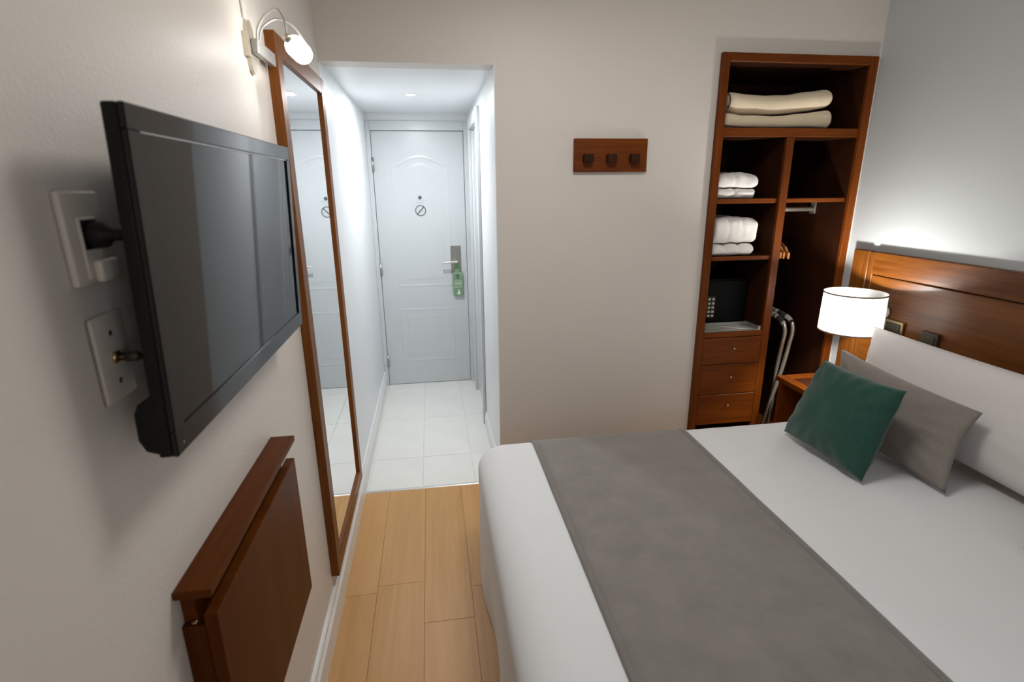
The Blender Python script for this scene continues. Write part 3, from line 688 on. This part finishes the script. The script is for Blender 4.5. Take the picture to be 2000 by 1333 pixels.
# ---- towels
def towel(label, x0, x1, y0, y1, z0, z1, grooves, hump, seed):
    t = thing('folded_towel', label, 'towel', ((x0 + x1) / 2, (y0 + y1) / 2, z0), 'white towels on the wardrobe shelves')
    r = min((z1 - z0) * 0.46, 0.036)
    def fn(p):
        p = Vector(p); h = (p.z - z0) / (z1 - z0)
        xx = (p.x - x0) / (x1 - x0)
        if h > 0.5: p.z += hump * math.sin(math.pi * min(1, max(0, xx))) * (h - 0.5) * 2
        for g in grooves:
            d = abs(xx - g); k = max(0, 1 - d / 0.05); c = Vector(((x0 + x1) / 2, (y0 + y1) / 2, (z0 + z1) / 2))
            if h > 0.1: p += Vector((0, 0.007 * k if p.y < (y0 + y1) / 2 else 0, -0.006 * k if h > 0.7 else 0))
        q = wob(p, 0.006, 22, seed); q.z = max(q.z, z0 + 0.0005) if h < 0.3 else q.z
        return q
    softbox(x0, x1, y0, y1, z0, z1, (min(r, 0.045), min(r * 1.2, 0.05), r), (36, 14, 12), fn).build('folded_body', 'towel', t)
towel('white folded towel, lower of the smaller pair on the middle shelf', 1.476, 1.712, 2.665, 2.98, 1.5485, 1.597, (0.5,), 0.0, 5)
towel('white folded towel, top of the smaller pair on the middle shelf', 1.476, 1.722, 2.665, 2.98, 1.601, 1.660, (0.45,), 0.022, 5)
towel('white thick folded towel, lower of the larger pair above the safe', 1.476, 1.740, 2.665, 3.02, 1.2465, 1.309, (0.33, 0.66), 0.0, 13)
towel('white thick folded towel, top of the larger pair above the safe', 1.476, 1.752, 2.660, 3.02, 1.314, 1.436, (0.36, 0.64), 0.016, 13)

# ---- safe with keypad and tray in front
t = thing('safe', 'black electronic safe with pale keypad in the wardrobe', 'safe', (1.645, 2.92, 0.832))
B('body', 'safe', t, 1.480, 1.808, 2.800, 3.15, 0.832, 1.10, bev=0.004)
B('door_panel', 'safe', t, 1.492, 1.796, 2.790, 2.800, 0.845, 1.088, bev=0.003)
kp = B('keypad', 'black', t, 1.530, 1.606, 2.785, 2.790, 0.872, 1.005, bev=0.002)
for r in range(5):
    for c in range(3):
        B('key', 'key', kp, 1.536 + c * 0.024, 1.553 + c * 0.024, 2.7815, 2.785, 0.880 + r * 0.0245, 0.894 + r * 0.0245, bev=0.001)
t = thing('tray', 'grey shallow tray lying below the safe keypad', 'tray', (1.645, 2.71, 0.828))
B('tray_base', 'tray', t, 1.474, 1.816, 2.642, 2.782, 0.8285, 0.832, bev=0.001)
B('rim', 'alu', t, 1.800, 1.814, 2.642, 2.780, 0.832, 0.852, bev=0.001)
B('rim', 'tray', t, 1.474, 1.800, 2.772, 2.780, 0.832, 0.846, bev=0.001)
for y in (2.675, 2.705, 2.735):
    B('groove_bar', 'steel', t, 1.478, 1.792, y, y + 0.008, 0.832, 0.835)

# ---- luggage rack folded in the wardrobe
t = thing('luggage_rack', 'folded metal luggage rack with woven straps standing in the wardrobe', 'luggage rack', (2.05, 2.80, 0.075))
ra = catmull([(1.992, 3.02, 0.905), (2.02, 2.93, 0.895), (2.055, 2.82, 0.875), (2.080, 2.755, 0.845), (2.088, 2.735, 0.79), (2.078, 2.735, 0.70), (2.058, 2.74, 0.55), (2.028, 2.745, 0.40), (1.995, 2.75, 0.235), (1.965, 2.755, 0.092)], 7)
rb = catmull([(1.955, 3.03, 0.895), (1.98, 2.94, 0.887), (2.012, 2.83, 0.870), (2.036, 2.765, 0.835), (2.046, 2.745, 0.78), (2.043, 2.75, 0.70), (2.044, 2.77, 0.55), (2.047, 2.775, 0.46), (2.042, 2.775, 0.235), (2.036, 2.775, 0.092)], 7)
MB().tube(ra, 0.0115, 14).build('tube_frame', 'champ', t)
MB().tube(rb, 0.0115, 14).build('tube_frame', 'champ', t)
ra2 = [p + Vector((-0.035, 0.27, -0.01)) for p in ra[21:]]
rb2 = [p + Vector((-0.035, 0.265, -0.01)) for p in rb[21:]]
def drop(P): return [Vector((p.x, p.y, max(p.z, 0.092))) for p in P]
MB().tube([ra[0]] + drop(ra2[7:]), 0.0115, 12).build('tube_frame', 'champ', t)
MB().tube([rb[0]] + drop(rb2[7:]), 0.0115, 12).build('tube_frame', 'champ', t)
for k in range(5):
    a, b = ra[3 + k * 4], rb[3 + k * 4]
    for P, q in ((ra, 0), (rb, 1)):
        c = P[3 + k * 4]; d = P[5 + k * 4]
        MB().tube([c, d], 0.0145, 12).build('strap', 'webbing' if (k + q) % 2 else 'webwhite', t)
        c = P[5 + k * 4]; d = P[7 + k * 4]
        MB().tube([c, d], 0.0145, 12).build('strap', 'webwhite' if (k + q) % 2 else 'webbing', t)
for p in (ra[-1], rb[-1]):
    MB().tube([(p.x, p.y, 0.0755), (p.x, p.y, 0.10)], 0.013, 12).build('rubber_foot', 'black', t)

# ---- bed
BX0, BX1, BY0, BY1, BZ = 0.150, 2.235, 0.300, 2.125, 0.550
bed = thing('bed', 'wide bed made up with a smooth white cover', 'bed', ((BX0 + BX1) / 2, (BY0 + BY1) / 2, 0))
B('bed_base', 'wood_dark_and_shade', bed, 0.26, 2.20, 0.40, 2.03, 0.03, 0.27)
for x in (0.32, 2.12):
    for y in (0.46, 1.97): MB().tube([(x, y, 0.0), (x, y, 0.04)], 0.025, 12).build('leg', 'black', bed)
softbox(0.20, 2.22, 0.34, 2.085, 0.27, 0.53, 0.06, (8, 8, 6)).build('mattress', 'sheet', bed)
def topz(x, y): return 0.0035 * noise.noise((x * 3.1, y * 3.1, 0.3)) + 0.0015 * noise.noise((x * 9, y * 9, 2.0))
def duvet_fn(p):
    p = Vector(p); p.z = max(p.z, 0.006)
    if p.z > 0.42: p.z += topz(p.x, p.y)
    k = max(0, min(1, (0.46 - p.z) / 0.4))
    if p.x < 0.30:
        p.x += 0.012 * math.sin(p.y * 9.0 + 0.6) * k + 0.008 * noise.noise((p.y * 6, p.z * 3, 5)) * k
    if p.y > 2.0: p.y += 0.010 * math.sin(p.x * 8.0) * k
    return p
softbox(BX0, BX1, BY0, BY1, -0.09, BZ, (0.13, 0.11, 0.085), (60, 56, 28), duvet_fn).build('cover', 'sheet', bed)
# ---- runner draped across the bed
RX0, RX1 = 0.388, 1.092
rn = thing('bed_runner', 'wide grey suede runner laid across the bed', 'bed runner', ((RX0 + RX1) / 2, (BY0 + BY1) / 2, 0.12))
def runner_path(off):
    r = 0.100; P = [(BY1 + off + 0.012, 0.10)]
    P += [(BY1 + off + 0.012, 0.10 + (BZ - r - 0.10) * k / 6) for k in range(1, 6)]
    ry, rz = 0.11, 0.085
    P += [(BY1 - ry + (ry + off) * math.cos(a), BZ - rz + (rz + off) * math.sin(a)) for a in [math.pi / 2 * k / 9 for k in range(1, 10)]]
    P += [(BY1 - ry + (BY0 + ry - BY1 + ry) * k / 30, BZ + off) for k in range(1, 30)]
    P += [(BY0 + ry + (ry + off) * math.cos(a), BZ - rz + (rz + off) * math.sin(a)) for a in [math.pi / 2 + math.pi / 2 * k / 9 for k in range(0, 9)]]
    P += [(BY0 - off - 0.012, BZ - rz - (BZ - rz - 0.10) * k / 6) for k in range(1, 7)]
    return P
def strip(x0, x1, o0, o1, nx, name, mat):
    A, Bp = runner_path(o1), runner_path(o0); n = len(A); V = []; F = []
    for P in (A, Bp):
        for i in range(nx + 1):
            x = x0 + (x1 - x0) * i / nx
            for y, z in P:
                V.append((x, y, z + (topz(x, y) if z > 0.42 else 0)))
    m = (nx + 1) * n
    for i in range(nx):
        for j in range(n - 1):
            a = i * n + j; q = (a, a + 1, a + n + 1, a + n); F.append(q); F.append(tuple(m + w for w in q[::-1]))
    for j in range(n - 1):
        F.append((j, m + j, m + j + 1, j + 1)); b = nx * n + j; F.append((b, b + 1, m + b + 1, m + b))
    for i in range(nx):
        a = i * n; F.append((a, a + n, m + a + n, m + a)); b = a + n - 1; F.append((b, m + b, m + b + n, b + n))
    return MB().add(V, F, True).build(name, mat, rn)
o = strip(RX0, RX1, 0.0035, 0.0075, 14, 'runner_cloth', 'runner')
for a, b in ((RX0 + 0.0005, RX0 + 0.022), (RX1 - 0.024, RX1 - 0.0005)):
    strip(a, b, 0.0076, 0.0080, 2, 'hem', 'runner_hem')

# ---- pillows and cushions
def cushion(mb_n, bl, br, tr, tl, T, pinch, seed, crumple=0.006, power=0.5, sag=0.0):
    bl, br, tr, tl = map(Vector, (bl, br, tr, tl)); n = mb_n
    nor = ((br - bl).cross(tl - bl)).normalized()
    V = []; F = []
    def pos(u, v, side):
        a = 1 - (2 * v - 1) ** 2; b = 1 - (2 * u - 1) ** 2
        uu = 0.5 + (u - 0.5) * (1 - pinch * a); vv = 0.5 + (v - 0.5) * (1 - pinch * b)
        p = bl * (1 - uu) * (1 - vv) + br * uu * (1 - vv) + tr * uu * vv + tl * (1 - uu) * vv
        e = max(0.0, a * b) ** power
        th = T / 2 * e * (1 - 0.12 * (v - 0.5))
        w = noise.noise((u * 4 + seed, v * 4, side)) * crumple * (0.4 + e)
        ang = math.atan2(v - 0.5, u - 0.5); rad = math.hypot(u - 0.5, v - 0.5)
        w += crumple * 0.8 * math.sin(ang * 16 + seed) * max(0, rad - 0.25) * 2.0 * min(1, e * 2.5)
        p = p + nor * side * (th + w * min(1, e * 3))
        p.z -= sag * b * (v ** 3)
        return p
    for s in (1, -1):
        for i in range(n + 1):
            for j in range(n + 1): V.append(pos(i / n, j / n, s))
    m = (n + 1) ** 2
    for i in range(n):
        for j in range(n):
            a = i * (n + 1) + j; q = (a, a + n + 1, a + n + 2, a + 1); F.append(q); F.append(tuple(m + w for w in q[::-1]))
    mb = MB().add(V, F, True)
    return mb
def weld(o):
    bm = bmesh.new(); bm.from_mesh(o.data); bmesh.ops.remove_doubles(bm, verts=bm.verts[:], dist=0.0004); bmesh.ops.recalc_face_normals(bm, faces=bm.faces[:]); bm.to_mesh(o.data); bm.free()
    for p in o.data.polygons: p.use_smooth = True
    return o
def pil(name, label, cat, mat, bl, br, tr, tl, T, pinch, seed, **k):
    o = weld(cushion(36, bl, br, tr, tl, T, pinch, seed, **k).build(name, mat))
    return tag(o, label, cat)
pil('pillow', 'large white pillow against the headboard behind the grey cushion', 'pillow', 'pillow', (1.955, 2.085, 0.585), (1.955, 1.235, 0.585), (2.055, 1.215, 0.965), (2.045, 2.130, 0.972), 0.18, 0.035, 2, power=0.48, crumple=0.004)
pil('pillow', 'second large white pillow, at the near side of the bed', 'pillow', 'pillow', (1.955, 1.20, 0.585), (1.955, 0.33, 0.585), (2.055, 0.31, 0.965), (2.045, 1.20, 0.968), 0.18, 0.035, 21, power=0.48, crumple=0.004)
pil('cushion', 'long grey cushion leaning on the white pillow behind the green one', 'cushion', 'grey', (1.735, 1.965, 0.572), (1.745, 1.388, 0.566), (1.872, 1.432, 0.845), (1.880, 2.118, 0.876), 0.12, 0.075, 6, crumple=0.007, power=0.5)
pil('cushion', 'dark green square cushion in front of the grey one', 'cushion', 'green', (1.505, 1.935, 0.566), (1.516, 1.503, 0.566), (1.645, 1.523, 0.906), (1.640, 1.925, 0.896), 0.155, 0.045, 4, crumple=0.008, power=0.45)
pil('cushion', 'grey cushion showing only its tip at the right edge of the bed', 'cushion', 'grey', (1.690, 1.090, 0.572), (1.70, 0.62, 0.566), (1.88, 0.60, 0.832), (1.88, 1.07, 0.84), 0.13, 0.075, 11, crumple=0.005, power=0.55)

# ---- headboard
HBX = 2.245
hb = thing('headboard', 'wooden panelled headboard fixed along the right wall', 'headboard', (XR, 1.21, 0.10))
HY0, HY1, HT = -0.13, 2.553, 1.282
B('stile', 'hb_z', hb, HBX, XR, HY1 - 0.105, HY1, 0.10, HT, bev=0.003)
B('stile', 'hb_z', hb, HBX, XR, HY0, HY0 + 0.105, 0.10, HT, bev=0.003)
B('bead', 'hb_z', hb, HBX + 0.006, XR, HY1 - 0.137, HY1 - 0.106, 0.10, HT - 0.002, bev=0.004)
B('top_rail', 'hb_y', hb, HBX, XR, HY0 + 0.105, HY1 - 0.1375, HT - 0.114, HT, bev=0.003)
B('panel', 'hb_y', hb, HBX + 0.004, XR, HY0 + 0.105, HY1 - 0.1375, 0.10, HT - 0.119, bev=0.003)
t = thing('headboard_socket', 'brass plate socket on the headboard beside the lit lamp', 'socket', (HBX, 2.215, 0.918))
B('plate', 'brass', t, HBX - 0.010, HBX + 0.004, 2.160, 2.272, 0.905, 0.968, bev=0.003); B('insert', 'bronze', t, HBX - 0.013, HBX - 0.010, 2.175, 2.257, 0.915, 0.955, bev=0.002)
t = thing('headboard_switch', 'dark bronze switch plate on the headboard above the pillow', 'switch', (HBX, 2.018, 0.90))
B('plate', 'bronze', t, HBX - 0.014, HBX + 0.004, 1.972, 2.060, 0.892, 0.960, bev=0.003); B('rocker', 'bronze', t, HBX - 0.018, HBX - 0.014, 1.985, 2.047, 0.905, 0.948, bev=0.002)

# ---- bedside lamps on the headboard
def bed_lamp(y, label):
    LX, z0, z1, r = 2.062, 0.905, 1.102, 0.138
    t = thing('bedside_lamp', label, 'lamp', (HBX, y, 1.0))
    MB().lathe([(0, -0.014), (0.028, -0.014), (0.032, -0.004), (0.032, 0.0)], (HBX, y, 0.995), 'x', 24).build('mounting_plate', 'white_metal', t)
    MB().tube([(HBX - 0.01, y, 0.995), (LX + 0.02, y, 0.995), (LX, y, 0.995)], 0.007, 12).build('arm', 'white_metal', t)
    s = MB().lathe([(r + 0.002, z0), (r - 0.002, z1)], (LX, y, 0), 'z', 56).build('shade', 'shade', t)
    MB().lathe([(r + 0.0035, z0 - 0.001), (r + 0.0035, z0 + 0.006), (r + 0.0005, z0 + 0.006), (r + 0.0005, z0 - 0.001), (r + 0.0035, z0 - 0.001)], (LX, y, 0), 'z', 56).build('shade_trim', 'lamp_trim', s)
    MB().lathe([(r + 0.0015, z1 - 0.006), (r + 0.0015, z1 + 0.001), (r - 0.0015, z1 + 0.001), (r - 0.0015, z1 - 0.006), (r + 0.0015, z1 - 0.006)], (LX, y, 0), 'z', 56).build('shade_trim', 'lamp_trim', s)
    MB().tube([(LX, y, 0.975), (LX, y, 1.005)], 0.016, 14).build('lamp_holder', 'white_metal', t)
    MB().lathe([(0.0, -0.028), (0.016, -0.024), (0.027, -0.008), (0.028, 0.006), (0.018, 0.024), (0.0, 0.032)], (LX, y, 1.034), 'z', 18).build('bulb', 'bulb', t)
    l = bpy.data.lights.new('bedside_light', 'POINT'); l.energy = BED_LAMP; l.shadow_soft_size = 0.03; l.color = (1.0, 0.97, 0.93)
    o = bpy.data.objects.new('bedside_light', l); COL.objects.link(o); o.parent = t; o.location = (LX - HBX - 0.045, 0.0, 0.034)
    return t
bed_lamp(2.290, 'lit white drum lamp on the headboard by the wardrobe')

# ---- nightstand
NX0, NX1, NY0, NY1, NZ = 1.915, 2.225, 2.195, 2.588, 0.568
t = thing('nightstand', 'dark wooden bedside table with recessed top below the lamp', 'nightstand', ((NX0 + NX1) / 2, (NY0 + NY1) / 2, 0))
for nm, b, m in (('top_rail', (NX0, NX0 + 0.055, NY0, NY1, NZ - 0.028, NZ), 'wood_y'), ('top_rail', (NX1 - 0.055, NX1, NY0, NY1, NZ - 0.028, NZ), 'wood_y'),
                 ('top_rail', (NX0 + 0.055, NX1 - 0.055, NY0, NY0 + 0.055, NZ - 0.028, NZ), 'wood_x'), ('top_rail', (NX0 + 0.055, NX1 - 0.055, NY1 - 0.055, NY1, NZ - 0.028, NZ), 'wood_x')):
    B(nm, m, t, *b, bev=0.0015)
B('top_inset', 'wood_dark_and_shade', t, NX0 + 0.055, NX1 - 0.055, NY0 + 0.055, NY1 - 0.055, NZ - 0.028, NZ - 0.008)
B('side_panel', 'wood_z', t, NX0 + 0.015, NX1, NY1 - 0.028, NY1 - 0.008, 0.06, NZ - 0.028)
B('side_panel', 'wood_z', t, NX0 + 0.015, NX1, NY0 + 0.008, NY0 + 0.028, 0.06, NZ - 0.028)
B('back_panel', 'wood_dark_and_shade', t, NX1 - 0.012, NX1, NY0 + 0.028, NY1 - 0.028, 0.06, NZ - 0.028)
B('lower_shelf', 'wood_y', t, NX0 + 0.02, NX1 - 0.012, NY0 + 0.028, NY1 - 0.028, 0.20, 0.22)
for x in (NX0 + 0.035, NX1 - 0.02):
    for y in (NY0 + 0.018, NY1 - 0.018): B('foot', 'wood_z', t, x - 0.015, x + 0.015, y - 0.009, y + 0.009, 0.0, 0.06)
